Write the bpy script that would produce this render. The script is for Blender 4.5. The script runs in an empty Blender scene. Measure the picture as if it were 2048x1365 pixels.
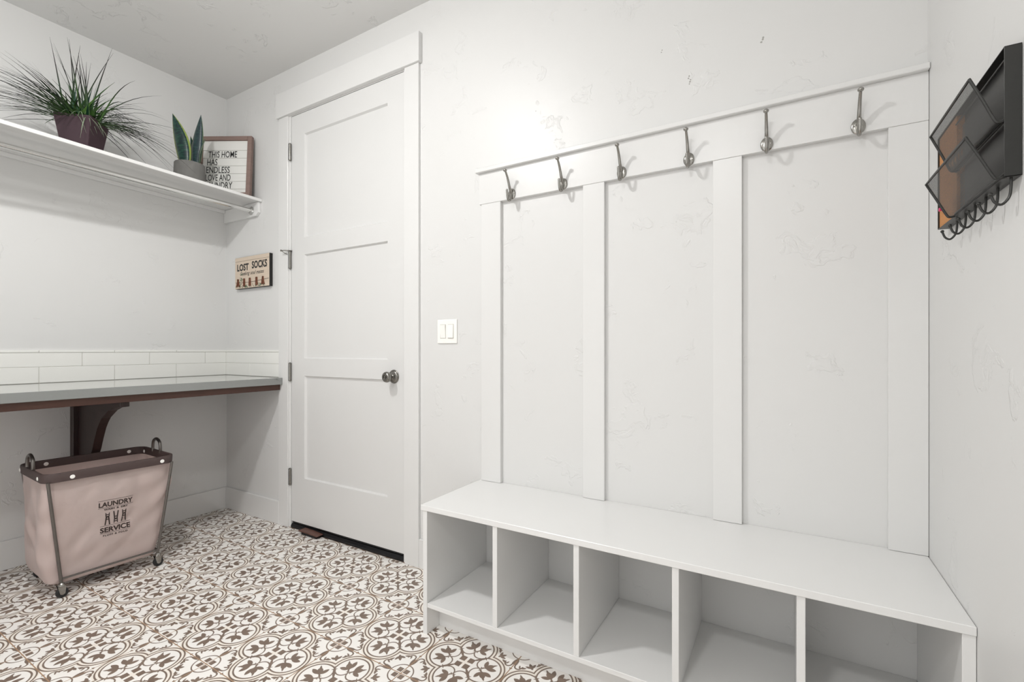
import bpy, bmesh, math, random
from mathutils import Vector, Matrix, noise
random.seed(7)
sc = bpy.context.scene
COL = sc.collection

# ------------------------------------------------------------------ camera, world, lights, exposure
F = 935.02
cam = bpy.data.cameras.new('camera')
cam.sensor_fit = 'HORIZONTAL'
cam.sensor_width = 36.0
cam.lens = F * 36.0 / 2048.0
cam.shift_y = 16.5 / 2048.0
cam.clip_start = 0.02
camo = bpy.data.objects.new('camera', cam)
camo.location = (3.3187, -1.7742, 1.0847)
camo.rotation_euler = (math.pi / 2, 0, 0.5319)
COL.objects.link(camo)
sc.camera = camo

W, H, YF = 3.669, 2.80, -3.35          # room width, height, y of the wall behind the camera
world = bpy.data.worlds.new('world')
sc.world = world
world.use_nodes = True
world.node_tree.nodes['Background'].inputs[0].default_value = (1.0, 0.99, 0.975, 1)
world.node_tree.nodes['Background'].inputs[1].default_value = 1.6

def area(name, loc, size, power, color, shape='DISK', rot=(0, 0, 0), size_y=None):
    l = bpy.data.lights.new(name, 'AREA')
    l.shape = shape
    l.size = size
    if size_y: l.size_y = size_y
    l.energy = power
    l.color = color
    o = bpy.data.objects.new(name, l)
    o.location = loc
    o.rotation_euler = rot
    COL.objects.link(o)
    return o

LX, LY = 1.68, -1.46
lp = bpy.data.lights.new('ceiling_lamp', 'POINT')
lp.energy = 37.0
lp.color = (1.0, 0.99, 0.972)
lp.shadow_soft_size = 0.055
lpo = bpy.data.objects.new('ceiling_lamp', lp)
lpo.location = (LX, LY, 2.718)
COL.objects.link(lpo)
area('ceiling_lamp_down', (LX, LY, 2.752), 0.16, 15.0, (1.0, 0.992, 0.98))
LX2, LY2 = 2.75, -2.75
area('second_ceiling_lamp', (LX2, LY2, 2.752), 0.22, 23.0, (1.0, 0.992, 0.98))

sc.view_settings.view_transform = 'Standard'
sc.view_settings.look = 'None'
sc.view_settings.gamma = 1.0
sc.view_settings.use_curve_mapping = False
sc.view_settings.exposure = 0.05
try:
    sc.cycles.use_adaptive_sampling = True
    sc.cycles.adaptive_threshold = 0.04
    sc.cycles.adaptive_min_samples = 16
    sc.cycles.max_bounces = 9
    sc.cycles.diffuse_bounces = 5
    sc.cycles.glossy_bounces = 4
    sc.cycles.caustics_reflective = False
    sc.cycles.caustics_refractive = False
    sc.cycles.transparent_max_bounces = 8
    sc.cycles.use_denoising = True
    sc.cycles.sample_clamp_indirect = 6.0
except Exception:
    pass

# ------------------------------------------------------------------ helpers
def srgb(r, g, b):
    f = lambda c: (c / 255.0 / 12.92) if c / 255.0 <= 0.04045 else ((c / 255.0 + 0.055) / 1.055) ** 2.4
    return (f(r), f(g), f(b), 1.0)

def link(o, parent=None):
    COL.objects.link(o)
    if parent is not None:
        o.parent = parent
    return o

def meshobj(name, bm, mat, parent=None, smooth=False, keep_origin=True):
    me = bpy.data.meshes.new(name)
    bm.normal_update()
    bm.to_mesh(me)
    bm.free()
    if mat is not None:
        me.materials.append(mat)
    if smooth:
        for p in me.polygons: p.use_smooth = True
        try: me.set_sharp_from_angle(angle=math.radians(38))
        except Exception: pass
    o = bpy.data.objects.new(name, me)
    return link(o, parent)

def tag(o, label=None, cat=None, group=None, kind=None):
    if label: o['label'] = label
    if cat: o['category'] = cat
    if group: o['group'] = group
    if kind: o['kind'] = kind
    return o

def thing(name, label, cat, loc=(0, 0, 0), rz=0.0, group=None):
    o = bpy.data.objects.new(name, None)
    o.empty_display_size = 0.05
    o.location = loc
    o.rotation_euler = (0, 0, rz)
    COL.objects.link(o)
    return tag(o, label, cat, group)

def copy_tree(o, parent=None):
    c = o.copy()
    COL.objects.link(c)
    if parent is not None: c.parent = parent
    for ch in list(o.children): copy_tree(ch, c)
    return c

def add_box(bm, x0, x1, y0, y1, z0, z1, bev=0.0, seg=1):
    vs = [bm.verts.new(p) for p in [(x0,y0,z0),(x1,y0,z0),(x1,y1,z0),(x0,y1,z0),(x0,y0,z1),(x1,y0,z1),(x1,y1,z1),(x0,y1,z1)]]
    fs = [bm.faces.new([vs[i] for i in f]) for f in [(0,3,2,1),(4,5,6,7),(0,1,5,4),(1,2,6,5),(2,3,7,6),(3,0,4,7)]]
    if bev > 0:
        es = list({e for f in fs for e in f.edges})
        bmesh.ops.bevel(bm, geom=es, offset=bev, segments=seg, affect='EDGES', profile=0.5)

def box(name, x0, x1, y0, y1, z0, z1, mat, parent=None, bev=0.0015, seg=1):
    bm = bmesh.new()
    add_box(bm, x0, x1, y0, y1, z0, z1, bev, seg)
    return meshobj(name, bm, mat, parent)

def add_prism(bm, pts, plane, a, b, bev=0.0):
    """extrude polygon pts (2-D) between a and b; plane 'xy' (along z), 'xz' (along y), 'yz' (along x)"""
    def P(p, t):
        return {'xy': (p[0], p[1], t), 'xz': (p[0], t, p[1]), 'yz': (t, p[0], p[1])}[plane]
    lo = [bm.verts.new(P(p, a)) for p in pts]
    hi = [bm.verts.new(P(p, b)) for p in pts]
    n = len(pts)
    fs = [bm.faces.new(lo[::-1]), bm.faces.new(hi)]
    for i in range(n):
        fs.append(bm.faces.new([lo[i], lo[(i+1) % n], hi[(i+1) % n], hi[i]]))
    bmesh.ops.recalc_face_normals(bm, faces=fs)
    if bev > 0:
        es = list({e for f in fs[:2] for e in f.edges})
        bmesh.ops.bevel(bm, geom=es, offset=bev, segments=1, affect='EDGES')

def add_tube(bm, pts, rad, n=10, caps=True, flat=None):
    """tube along points; rad number or list; flat=(axis vector, scale) squashes the section along the axis"""
    pts = [Vector(p) for p in pts]
    m = len(pts)
    rr = rad if isinstance(rad, (list, tuple)) else [rad] * m
    rings = []
    t0 = (pts[1] - pts[0]).normalized()
    up = Vector((0, 0, 1)) if abs(t0.z) < 0.9 else Vector((1, 0, 0))
    u = t0.cross(up).normalized()
    for i in range(m):
        if i == 0: t = pts[1] - pts[0]
        elif i == m - 1: t = pts[-1] - pts[-2]
        else: t = (pts[i+1] - pts[i]).normalized() + (pts[i] - pts[i-1]).normalized()
        t.normalize()
        u = (u - t * u.dot(t)).normalized()
        v = t.cross(u)
        ring = []
        for k in range(n):
            a = 2 * math.pi * k / n
            d = u * math.cos(a) * rr[i] + v * math.sin(a) * rr[i]
            if flat:
                ax = Vector(flat[0]).normalized()
                d = d - ax * d.dot(ax) * (1 - flat[1])
            ring.append(bm.verts.new(pts[i] + d))
        rings.append(ring)
    for i in range(m - 1):
        for k in range(n):
            bm.faces.new([rings[i][k], rings[i][(k+1) % n], rings[i+1][(k+1) % n], rings[i+1][k]])
    if caps:
        bm.faces.new(rings[0][::-1]); bm.faces.new(rings[-1])

def tube(name, pts, rad, mat, parent=None, n=10, flat=None):
    bm = bmesh.new()
    add_tube(bm, pts, rad, n, True, flat)
    return meshobj(name, bm, mat, parent, smooth=True)

def add_lathe(bm, prof, origin=(0, 0, 0), axis='z', n=28):
    """prof: list of (radius, height along axis)"""
    o = Vector(origin)
    ex = {'z': (Vector((1,0,0)), Vector((0,1,0)), Vector((0,0,1))),
          '-y': (Vector((1,0,0)), Vector((0,0,1)), Vector((0,-1,0))),
          'y': (Vector((0,0,1)), Vector((1,0,0)), Vector((0,1,0))),
          '-x': (Vector((0,0,1)), Vector((0,1,0)), Vector((-1,0,0))),
          'x': (Vector((0,1,0)), Vector((0,0,1)), Vector((1,0,0)))}[axis]
    rings = []
    for r, h in prof:
        if r < 1e-6:
            rings.append([bm.verts.new(o + ex[2] * h)])
        else:
            rings.append([bm.verts.new(o + ex[0] * r * math.cos(2*math.pi*k/n) + ex[1] * r * math.sin(2*math.pi*k/n) + ex[2] * h) for k in range(n)])
    for a, b in zip(rings[:-1], rings[1:]):
        for k in range(n):
            k2 = (k + 1) % n
            if len(a) == 1 and len(b) == 1: continue
            if len(a) == 1: bm.faces.new([a[0], b[k2], b[k]])
            elif len(b) == 1: bm.faces.new([a[k], a[k2], b[0]])
            else: bm.faces.new([a[k], a[k2], b[k2], b[k]])
    bmesh.ops.recalc_face_normals(bm, faces=bm.faces[:])

def lathe(name, prof, origin, axis, mat, parent=None, n=28):
    bm = bmesh.new()
    add_lathe(bm, prof, origin, axis, n)
    return meshobj(name, bm, mat, parent, smooth=True)

def arc(cx, cy, r, a0, a1, n):
    return [(cx + r * math.cos(math.radians(a0 + (a1 - a0) * i / (n - 1))), cy + r * math.sin(math.radians(a0 + (a1 - a0) * i / (n - 1)))) for i in range(n)]

def catmull(pts, sub=6):
    pts = [Vector(p) for p in pts]
    P = [pts[0] * 2 - pts[1]] + pts + [pts[-1] * 2 - pts[-2]]
    out = []
    for i in range(1, len(P) - 2):
        for k in range(sub):
            t = k / sub
            a, b, c, d = P[i-1], P[i], P[i+1], P[i+2]
            out.append(0.5 * ((2*b) + (c-a)*t + (2*a-5*b+4*c-d)*t*t + (-a+3*b-3*c+d)*t**3))
    out.append(pts[-1])
    return out

def text_mesh(body, height, xscale=1.0, bold=0.0, align='LEFT', space=1.0, extrude=0.0008, width=None, shear=0.0):
    """text in the XZ plane facing -Y; cap height = height; returns mesh"""
    cu = bpy.data.curves.new('t', 'FONT')
    cu.body = body
    cu.size = 1.0
    cu.offset = bold
    cu.space_character = space
    cu.shear = shear
    cu.resolution_u = 3
    o = bpy.data.objects.new('t', cu)
    COL.objects.link(o)
    bpy.context.view_layer.update()
    dg = bpy.context.evaluated_depsgraph_get()
    me = bpy.data.meshes.new_from_object(o.evaluated_get(dg))
    bpy.data.objects.remove(o)
    bpy.data.curves.remove(cu)
    xs = [v.co.x for v in me.vertices]; ys = [v.co.y for v in me.vertices]
    if len(body) and 'y' not in body and 'g' not in body:
        hh = max(ys)
    else:
        hh = 0.72
    s = height / hh
    sx = s * xscale
    x0, x1 = min(xs), max(xs)
    if width: sx = width / (x1 - x0)
    off = {'LEFT': -x0, 'CENTER': -(x0 + x1) / 2, 'RIGHT': -x1}[align]
    for v in me.vertices:
        v.co = Vector(((v.co.x + off) * sx, 0.0, v.co.y * s))
    return me

# ------------------------------------------------------------------ materials
def new_mat(name):
    m = bpy.data.materials.new(name)
    m.use_nodes = True
    nt = m.node_tree
    return m, nt, nt.nodes['Principled BSDF']

def plain(name, col, rough=0.5, metal=0.0, noise_amt=0.0, noise_scale=20.0, bump=0.0, bump_scale=60.0, spec=0.5, stretch=None):
    m, nt, b = new_mat(name)
    b.inputs['Roughness'].default_value = rough
    b.inputs['Metallic'].default_value = metal
    b.inputs['Specular IOR Level'].default_value = spec
    tc = nt.nodes.new('ShaderNodeTexCoord')
    mp = nt.nodes.new('ShaderNodeMapping')
    nt.links.new(tc.outputs['Object'], mp.inputs[0])
    if stretch: mp.inputs['Scale'].default_value = stretch
    nz = nt.nodes.new('ShaderNodeTexNoise')
    nz.inputs['Scale'].default_value = noise_scale
    nz.inputs['Detail'].default_value = 4
    nt.links.new(mp.outputs[0], nz.inputs['Vector'])
    mix = nt.nodes.new('ShaderNodeMix'); mix.data_type = 'RGBA'
    nt.links.new(nz.outputs['Fac'], mix.inputs['Factor'])
    d = 1.0 - noise_amt; e = 1.0 + noise_amt * 0.6
    mix.inputs['A'].default_value = (col[0]*d, col[1]*d, col[2]*d, 1)
    mix.inputs['B'].default_value = (min(col[0]*e,1), min(col[1]*e,1), min(col[2]*e,1), 1)
    nt.links.new(mix.outputs['Result'], b.inputs['Base Color'])
    if bump > 0:
        n2 = nt.nodes.new('ShaderNodeTexNoise')
        n2.inputs['Scale'].default_value = bump_scale
        n2.inputs['Detail'].default_value = 5
        nt.links.new(mp.outputs[0], n2.inputs['Vector'])
        bp = nt.nodes.new('ShaderNodeBump')
        bp.inputs['Strength'].default_value = 1.0
        bp.inputs['Distance'].default_value = bump
        nt.links.new(n2.outputs['Fac'], bp.inputs['Height'])
        nt.links.new(bp.outputs[0], b.inputs['Normal'])
    return m

def plaster(name, col, rough, amt):
    """painted drywall with a sparse hand-trowelled relief"""
    m, nt, b = new_mat(name)
    b.inputs['Base Color'].default_value = col
    b.inputs['Roughness'].default_value = rough
    tc = nt.nodes.new('ShaderNodeTexCoord')
    warp = nt.nodes.new('ShaderNodeTexNoise'); warp.inputs['Scale'].default_value = 5.0; warp.inputs['Detail'].default_value = 3
    nt.links.new(tc.outputs['Object'], warp.inputs['Vector'])
    add = nt.nodes.new('ShaderNodeVectorMath'); add.operation = 'MULTIPLY_ADD'
    add.inputs[1].default_value = (0.35, 0.35, 0.35)
    nt.links.new(warp.outputs['Color'], add.inputs[0]); nt.links.new(tc.outputs['Object'], add.inputs[2])
    n1 = nt.nodes.new('ShaderNodeTexNoise'); n1.inputs['Scale'].default_value = 5.5; n1.inputs['Detail'].default_value = 6; n1.inputs['Roughness'].default_value = 0.62
    nt.links.new(add.outputs[0], n1.inputs['Vector'])
    r1 = nt.nodes.new('ShaderNodeValToRGB')
    r1.color_ramp.elements[0].position = 0.60; r1.color_ramp.elements[1].position = 0.635
    nt.links.new(n1.outputs['Fac'], r1.inputs[0])
    n2 = nt.nodes.new('ShaderNodeTexNoise'); n2.inputs['Scale'].default_value = 90; n2.inputs['Detail'].default_value = 3
    nt.links.new(tc.outputs['Object'], n2.inputs['Vector'])
    mad = nt.nodes.new('ShaderNodeMath'); mad.operation = 'MULTIPLY_ADD'; mad.inputs[1].default_value = 0.06
    nt.links.new(n2.outputs['Fac'], mad.inputs[0]); nt.links.new(r1.outputs[0], mad.inputs[2])
    bp = nt.nodes.new('ShaderNodeBump'); bp.inputs['Strength'].default_value = 1.0; bp.inputs['Distance'].default_value = amt
    nt.links.new(mad.outputs[0], bp.inputs['Height'])
    nt.links.new(bp.outputs[0], b.inputs['Normal'])
    return m

M = {}
M['wall'] = plaster('wall_paint', srgb(217, 217, 216), 0.42, 0.0010)
M['ceiling'] = plaster('ceiling_paint', srgb(222, 222, 221), 0.6, 0.0020)
M['trim'] = plain('trim_paint', srgb(221, 221, 220), 0.32, noise_amt=0.01, noise_scale=6, bump=0.00008, bump_scale=120)
M['bench'] = plain('bench_paint', srgb(226, 226, 225), 0.30, noise_amt=0.012, noise_scale=8, bump=0.0001, bump_scale=90)
M['door'] = plain('door_paint', srgb(217, 217, 216), 0.33, noise_amt=0.01, noise_scale=5, bump=0.00006, bump_scale=150)
M['plastic'] = plain('white_plastic', srgb(243, 242, 238), 0.25)
M['nickel'] = plain('satin_nickel', srgb(160, 158, 153), 0.22, 1.0, noise_amt=0.08, noise_scale=80)
M['pewter'] = plain('dark_pewter', srgb(140, 138, 133), 0.26, 1.0, noise_amt=0.1, noise_scale=80)
M['chrome'] = plain('chrome', srgb(222, 222, 220), 0.16, 1.0)
M['black'] = plain('black_powder_coat', srgb(44, 44, 42), 0.38, 0.2, noise_amt=0.1, noise_scale=200)
M['rubber'] = plain('black_rubber', srgb(22, 22, 24), 0.5)
M['bronze'] = plain('dark_bronze', srgb(40, 40, 42), 0.38, 0.5, noise_amt=0.15, noise_scale=30)
def _coat(m, w, r):
    b = m.node_tree.nodes['Principled BSDF']
    b.inputs['Coat Weight'].default_value = w
    b.inputs['Coat Roughness'].default_value = r
    b.inputs['Coat IOR'].default_value = 1.75
    return m
M['quartz'] = plain('grey_quartz', srgb(124, 127, 125), 0.16, noise_amt=0.05, noise_scale=180, spec=0.9)
_coat(M['quartz'], 1.0, 0.12)
M['walnut'] = plain('dark_stained_wood', srgb(78, 50, 40), 0.45, noise_amt=0.35, noise_scale=6, bump=0.0003, bump_scale=40, stretch=(14, 1.2, 14))
M['corbel'] = plain('espresso_stained_wood', srgb(48, 31, 28), 0.42, noise_amt=0.35, noise_scale=6, bump=0.0002, bump_scale=40, stretch=(10, 10, 1.5))
M['walltile'] = plain('white_glazed_tile', srgb(236, 236, 232), 0.16, noise_amt=0.02, noise_scale=5, bump=0.0004, bump_scale=9)
M['grout'] = plain('grey_grout', srgb(196, 194, 188), 0.8, noise_amt=0.08, noise_scale=60)
M['floorgrout'] = plain('tan_grout', srgb(168, 138, 112), 0.85, noise_amt=0.15, noise_scale=50)
M['pot'] = plain('plum_ceramic', srgb(62, 42, 50), 0.5, noise_amt=0.06, noise_scale=30)
M['concrete'] = plain('grey_concrete', srgb(112, 111, 108), 0.8, noise_amt=0.22, noise_scale=22, bump=0.0006, bump_scale=70)
M['soil'] = plain('dark_soil', srgb(45, 38, 32), 0.95, noise_amt=0.4, noise_scale=90, bump=0.002, bump_scale=120)
M['frame'] = plain('taupe_stained_frame', srgb(134, 112, 104), 0.6, noise_amt=0.25, noise_scale=5, bump=0.0003, bump_scale=60, stretch=(3, 3, 16))
M['felt'] = plain('white_letter_board', srgb(226, 226, 222), 0.55)
M['ink'] = plain('black_letters', srgb(22, 22, 22), 0.5)
M['print'] = plain('dark_brown_print', srgb(52, 40, 36), 0.7)
M['signface'] = plain('beige_printed_planks', srgb(212, 196, 178), 0.6, noise_amt=0.10, noise_scale=7, stretch=(2, 1, 12))
M['signedge'] = plain('black_sign_edge', srgb(26, 24, 23), 0.6)
M['pinwood'] = plain('brown_peg_wood', srgb(112, 66, 46), 0.6, noise_amt=0.3, noise_scale=60)
M['leafprint'] = plain('green_leaf_print', srgb(78, 104, 76), 0.6, noise_amt=0.3, noise_scale=90)
M['cork'] = plain('cork', srgb(198, 140, 88), 0.85, noise_amt=0.3, noise_scale=260, bump=0.0006, bump_scale=300)
M['pink'] = plain('pink_plastic', srgb(214, 30, 110), 0.3)
M['band'] = plain('dark_brown_fabric_band', srgb(72, 58, 56), 0.6, noise_amt=0.1, noise_scale=90, bump=0.0002, bump_scale=400)
M['frametube'] = plain('gunmetal_tube', srgb(112, 108, 104), 0.34, 0.85)
M['leather'] = plain('reddish_brown_rubber', srgb(96, 64, 54), 0.45, noise_amt=0.25, noise_scale=40)
M['scuff'] = plain('grey_scuff', srgb(165, 164, 160), 0.9)

def bag_mat():
    m, nt, b = new_mat('dusty_pink_canvas')
    tc = nt.nodes.new('ShaderNodeTexCoord')
    n = nt.nodes.new('ShaderNodeTexNoise'); n.inputs['Scale'].default_value = 4; n.inputs['Detail'].default_value = 4
    nt.links.new(tc.outputs['Object'], n.inputs['Vector'])
    mix = nt.nodes.new('ShaderNodeMix'); mix.data_type = 'RGBA'
    mix.inputs['A'].default_value = srgb(228, 210, 204); mix.inputs['B'].default_value = srgb(238, 224, 220)
    nt.links.new(n.outputs['Fac'], mix.inputs['Factor'])
    nt.links.new(mix.outputs['Result'], b.inputs['Base Color'])
    b.inputs['Roughness'].default_value = 0.5
    b.inputs['Sheen Weight'].default_value = 0.25
    w = nt.nodes.new('ShaderNodeTexNoise'); w.inputs['Scale'].default_value = 700
    nt.links.new(tc.outputs['Object'], w.inputs['Vector'])
    bp = nt.nodes.new('ShaderNodeBump'); bp.inputs['Distance'].default_value = 0.0003
    nt.links.new(w.outputs['Fac'], bp.inputs['Height']); nt.links.new(bp.outputs[0], b.inputs['Normal'])
    return m
M['bag'] = bag_mat()

def wire_mesh_mat():
    """black woven wire: fine square grid with open holes"""
    m, nt, b = new_mat('black_wire_mesh')
    b.inputs['Base Color'].default_value = srgb(52, 52, 50)
    b.inputs['Roughness'].default_value = 0.4
    b.inputs['Metallic'].default_value = 0.3
    uv = nt.nodes.new('ShaderNodeUVMap'); uv.uv_map = 'UVMap'
    sep = nt.nodes.new('ShaderNodeSeparateXYZ'); nt.links.new(uv.outputs[0], sep.inputs[0])
    outs = []
    for i in (0, 1):
        k = nt.nodes.new('ShaderNodeMath'); k.operation = 'MULTIPLY'; k.inputs[1].default_value = 1 / 0.0021
        nt.links.new(sep.outputs[i], k.inputs[0])
        fr = nt.nodes.new('ShaderNodeMath'); fr.operation = 'FRACT'; nt.links.new(k.outputs[0], fr.inputs[0])
        g = nt.nodes.new('ShaderNodeMath'); g.operation = 'GREATER_THAN'; g.inputs[1].default_value = 0.50
        nt.links.new(fr.outputs[0], g.inputs[0]); outs.append(g)
    hole = nt.nodes.new('ShaderNodeMath'); hole.operation = 'MULTIPLY'
    nt.links.new(outs[0].outputs[0], hole.inputs[0]); nt.links.new(outs[1].outputs[0], hole.inputs[1])
    inv = nt.nodes.new('ShaderNodeMath'); inv.operation = 'SUBTRACT'; inv.inputs[0].default_value = 1.0
    nt.links.new(hole.outputs[0], inv.inputs[1]); nt.links.new(inv.outputs[0], b.inputs['Alpha'])
    return m
M['mesh'] = wire_mesh_mat()

def leaf_mat(name, dark, mid, margin, marginw, bands=True):
    m, nt, b = new_mat(name)
    b.inputs['Roughness'].default_value = 0.38
    uv = nt.nodes.new('ShaderNodeUVMap'); uv.uv_map = 'UVMap'
    sep = nt.nodes.new('ShaderNodeSeparateXYZ'); nt.links.new(uv.outputs[0], sep.inputs[0])
    mp = nt.nodes.new('ShaderNodeMapping'); mp.inputs['Scale'].default_value = (2.2, 26, 1)
    nt.links.new(uv.outputs[0], mp.inputs[0])
    nz = nt.nodes.new('ShaderNodeTexNoise'); nz.inputs['Scale'].default_value = 1.0; nz.inputs['Detail'].default_value = 3; nz.inputs['Distortion'].default_value = 0.4
    nt.links.new(mp.outputs[0], nz.inputs['Vector'])
    rp = nt.nodes.new('ShaderNodeValToRGB')
    rp.color_ramp.elements[0].position = 0.42; rp.color_ramp.elements[0].color = dark
    rp.color_ramp.elements[1].position = 0.62; rp.color_ramp.elements[1].color = mid
    nt.links.new(nz.outputs['Fac'], rp.inputs[0])
    s = nt.nodes.new('ShaderNodeMath'); s.operation = 'SUBTRACT'; s.inputs[1].default_value = 0.5; nt.links.new(sep.outputs[0], s.inputs[0])
    a = nt.nodes.new('ShaderNodeMath'); a.operation = 'ABSOLUTE'; nt.links.new(s.outputs[0], a.inputs[0])
    g = nt.nodes.new('ShaderNodeMath'); g.operation = 'GREATER_THAN'; g.inputs[1].default_value = 0.5 - marginw
    nt.links.new(a.outputs[0], g.inputs[0])
    mix = nt.nodes.new('ShaderNodeMix'); mix.data_type = 'RGBA'
    nt.links.new(g.outputs[0], mix.inputs['Factor']); nt.links.new(rp.outputs[0], mix.inputs['A']); mix.inputs['B'].default_value = margin
    nt.links.new(mix.outputs['Result'], b.inputs['Base Color'])
    return m
M['snakeleaf'] = leaf_mat('snake_plant_leaf', srgb(14, 40, 42), srgb(36, 78, 62), srgb(150, 168, 86), 0.09)
M['snakeleaf_dark'] = leaf_mat('snake_plant_leaf_back', srgb(24, 44, 50), srgb(42, 68, 66), srgb(92, 112, 82), 0.06)
M['grass'] = []
for i, (c, c2) in enumerate([((26, 31, 25), (62, 98, 42)), ((34, 37, 31), (56, 88, 44)), ((40, 35, 35), (50, 80, 50)), ((60, 96, 50), (92, 132, 60)), ((26, 62, 48), (38, 84, 58)), ((150, 168, 140), (120, 150, 110))]):
    m, nt, b = new_mat('grass_blade_%s' % ['olive', 'dark', 'brown', 'bright', 'deep', 'pale'][i])
    b.inputs['Roughness'].default_value = 0.45
    uv = nt.nodes.new('ShaderNodeUVMap'); uv.uv_map = 'UVMap'
    sep = nt.nodes.new('ShaderNodeSeparateXYZ'); nt.links.new(uv.outputs[0], sep.inputs[0])
    rp = nt.nodes.new('ShaderNodeValToRGB')
    rp.color_ramp.elements[0].position = 0.25; rp.color_ramp.elements[0].color = srgb(*c2)
    rp.color_ramp.elements[1].position = 0.65; rp.color_ramp.elements[1].color = srgb(*c)
    nt.links.new(sep.outputs[1], rp.inputs[0]); nt.links.new(rp.outputs[0], b.inputs['Base Color'])
    M['grass'].append(m)

# floor tile print: one cement-look tile, drawn with distance functions folded into one eighth of the tile
TILE = 0.3055
def tile_mat():
    m, nt, b = new_mat('patterned_encaustic_tile')
    N, L = nt.nodes, nt.links
    def mth(op, a, c=None, d=None):
        n = N.new('ShaderNodeMath'); n.operation = op
        for i, v in enumerate((a, c, d)):
            if v is None: continue
            if isinstance(v, (int, float)): n.inputs[i].default_value = v
            else: L.new(v, n.inputs[i])
        return n.outputs[0]
    tc = N.new('ShaderNodeTexCoord')
    sep = N.new('ShaderNodeSeparateXYZ'); L.new(tc.outputs['Object'], sep.inputs[0])
    # slight hand-printed wobble
    x = mth('ABSOLUTE', mth('MULTIPLY', sep.outputs[0], 1 / TILE))
    y = mth('ABSOLUTE', mth('MULTIPLY', sep.outputs[1], 1 / TILE))
    a = mth('MINIMUM', x, y); bb = mth('MAXIMUM', x, y)
    cb = N.new('ShaderNodeCombineXYZ'); L.new(a, cb.inputs[0]); L.new(bb, cb.inputs[1])
    P = cb.outputs[0]
    def D(cx, cy):
        n = N.new('ShaderNodeVectorMath'); n.operation = 'DISTANCE'
        L.new(P, n.inputs[0]); n.inputs[1].default_value = (cx, cy, 0)
        return n.outputs['Value']
    def ring(d, r, w): return mth('SUBTRACT', mth('ABSOLUTE', mth('SUBTRACT', d, r)), w)
    def lens(p, q, w):
        dx, dy = q[0] - p[0], q[1] - p[1]
        Ln = math.hypot(dx, dy); R = (Ln * Ln / 4 + w * w) / (2 * w)
        mx, my = (p[0] + q[0]) / 2, (p[1] + q[1]) / 2
        nx, ny = -dy / Ln, dx / Ln; k = R - w
        return mth('SUBTRACT', mth('MAXIMUM', D(mx + nx * k, my + ny * k), D(mx - nx * k, my - ny * k)), R)
    def boxf(cx, cy, h):
        return mth('SUBTRACT', mth('MAXIMUM', mth('ABSOLUTE', mth('SUBTRACT', a, cx)), mth('ABSOLUTE', mth('SUBTRACT', bb, cy))), h)
    d0 = D(0, 0.252)
    acc = ring(d0, 0.197, 0.0085)
    acc = mth('MINIMUM', acc, ring(d0, 0.237, 0.0080))
    acc = mth('MAXIMUM', acc, mth('SUBTRACT', 0.13, bb))
    def U(f):
        nonlocal acc
        acc = mth('MINIMUM', acc, f)
    U(boxf(0.054, 0.054, 0.037))
    U(lens((0.06, 0.06), (0.215, 0.215), 0.016))
    U(lens((0.150, 0.200), (0.200, 0.150), 0.008))
    U(mth('MAXIMUM', mth('MAXIMUM', ring(D(0.082, 0.216), 0.083, 0.007), mth('SUBTRACT', bb, 0.214)), mth('SUBTRACT', a, 0.125)))
    U(lens((-0.004, 0.200), (0.05, 0.268), 0.010))
    U(lens((0.0, 0.235), (0.034, 0.205), 0.006))
    U(lens((0.030, 0.248), (0.116, 0.330), 0.034))       # flower body
    U(lens((0.030, 0.272), (0.056, 0.388), 0.026))
    U(lens((0.040, 0.248), (0.146, 0.223), 0.024))
    U(lens((0.070, 0.280), (0.142, 0.354), 0.013))
    U(lens((0.292, 0.292), (0.284, 0.370), 0.016))       # trefoil on the diagonal
    U(lens((0.272, 0.278), (0.350, 0.350), 0.018))
    U(lens((0.356, 0.492), (0.228, 0.478), 0.017))       # scrolls along the tile edge
    U(mth('MAXIMUM', ring(D(0.240, 0.437), 0.040, 0.0085), mth('SUBTRACT', a, 0.245)))
    U(lens((0.224, 0.418), (0.262, 0.342), 0.014))
    U(lens((0.218, 0.412), (0.270, 0.432), 0.009))
    U(lens((0.228, 0.385), (0.266, 0.392), 0.010))
    U(mth('MAXIMUM', mth('SUBTRACT', a, 0.186), mth('SUBTRACT', 0.5085, mth('ADD', mth('MULTIPLY', a, 0.504), mth('MULTIPLY', bb, 0.864)))))
    U(ring(D(0.5, 0.5), 0.139, 0.0065))
    U(boxf(0.455, 0.455, 0.031))
    ink = N.new('ShaderNodeMapRange'); ink.clamp = True
    ink.inputs['From Min'].default_value = -0.0015; ink.inputs['From Max'].default_value = 0.0022
    ink.inputs['To Min'].default_value = 1.0; ink.inputs['To Max'].default_value = 0.0
    # uneven, worn ink edge
    wz = N.new('ShaderNodeTexNoise'); wz.inputs['Scale'].default_value = 260; wz.inputs['Detail'].default_value = 2
    geo = N.new('ShaderNodeNewGeometry'); L.new(geo.outputs['Position'], wz.inputs['Vector'])
    L.new(mth('ADD', acc, mth('MULTIPLY', mth('SUBTRACT', wz.outputs['Fac'], 0.5), 0.003)), ink.inputs['Value'])
    n3 = N.new('ShaderNodeTexNoise'); n3.inputs['Scale'].default_value = 14; n3.inputs['Detail'].default_value = 5
    L.new(geo.outputs['Position'], n3.inputs['Vector'])
    brown = N.new('ShaderNodeMix'); brown.data_type = 'RGBA'
    brown.inputs['A'].default_value = srgb(104, 88, 78); brown.inputs['B'].default_value = srgb(140, 122, 108)
    L.new(n3.outputs['Fac'], brown.inputs['Factor'])
    # cream band around the rings, cooler white inside
    creamf = mth('MULTIPLY', mth('GREATER_THAN', d0, 0.2), mth('LESS_THAN', d0, 0.262))
    white = N.new('ShaderNodeMix'); white.data_type = 'RGBA'
    white.inputs['A'].default_value = srgb(243, 240, 236); white.inputs['B'].default_value = srgb(240, 233, 224)
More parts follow.
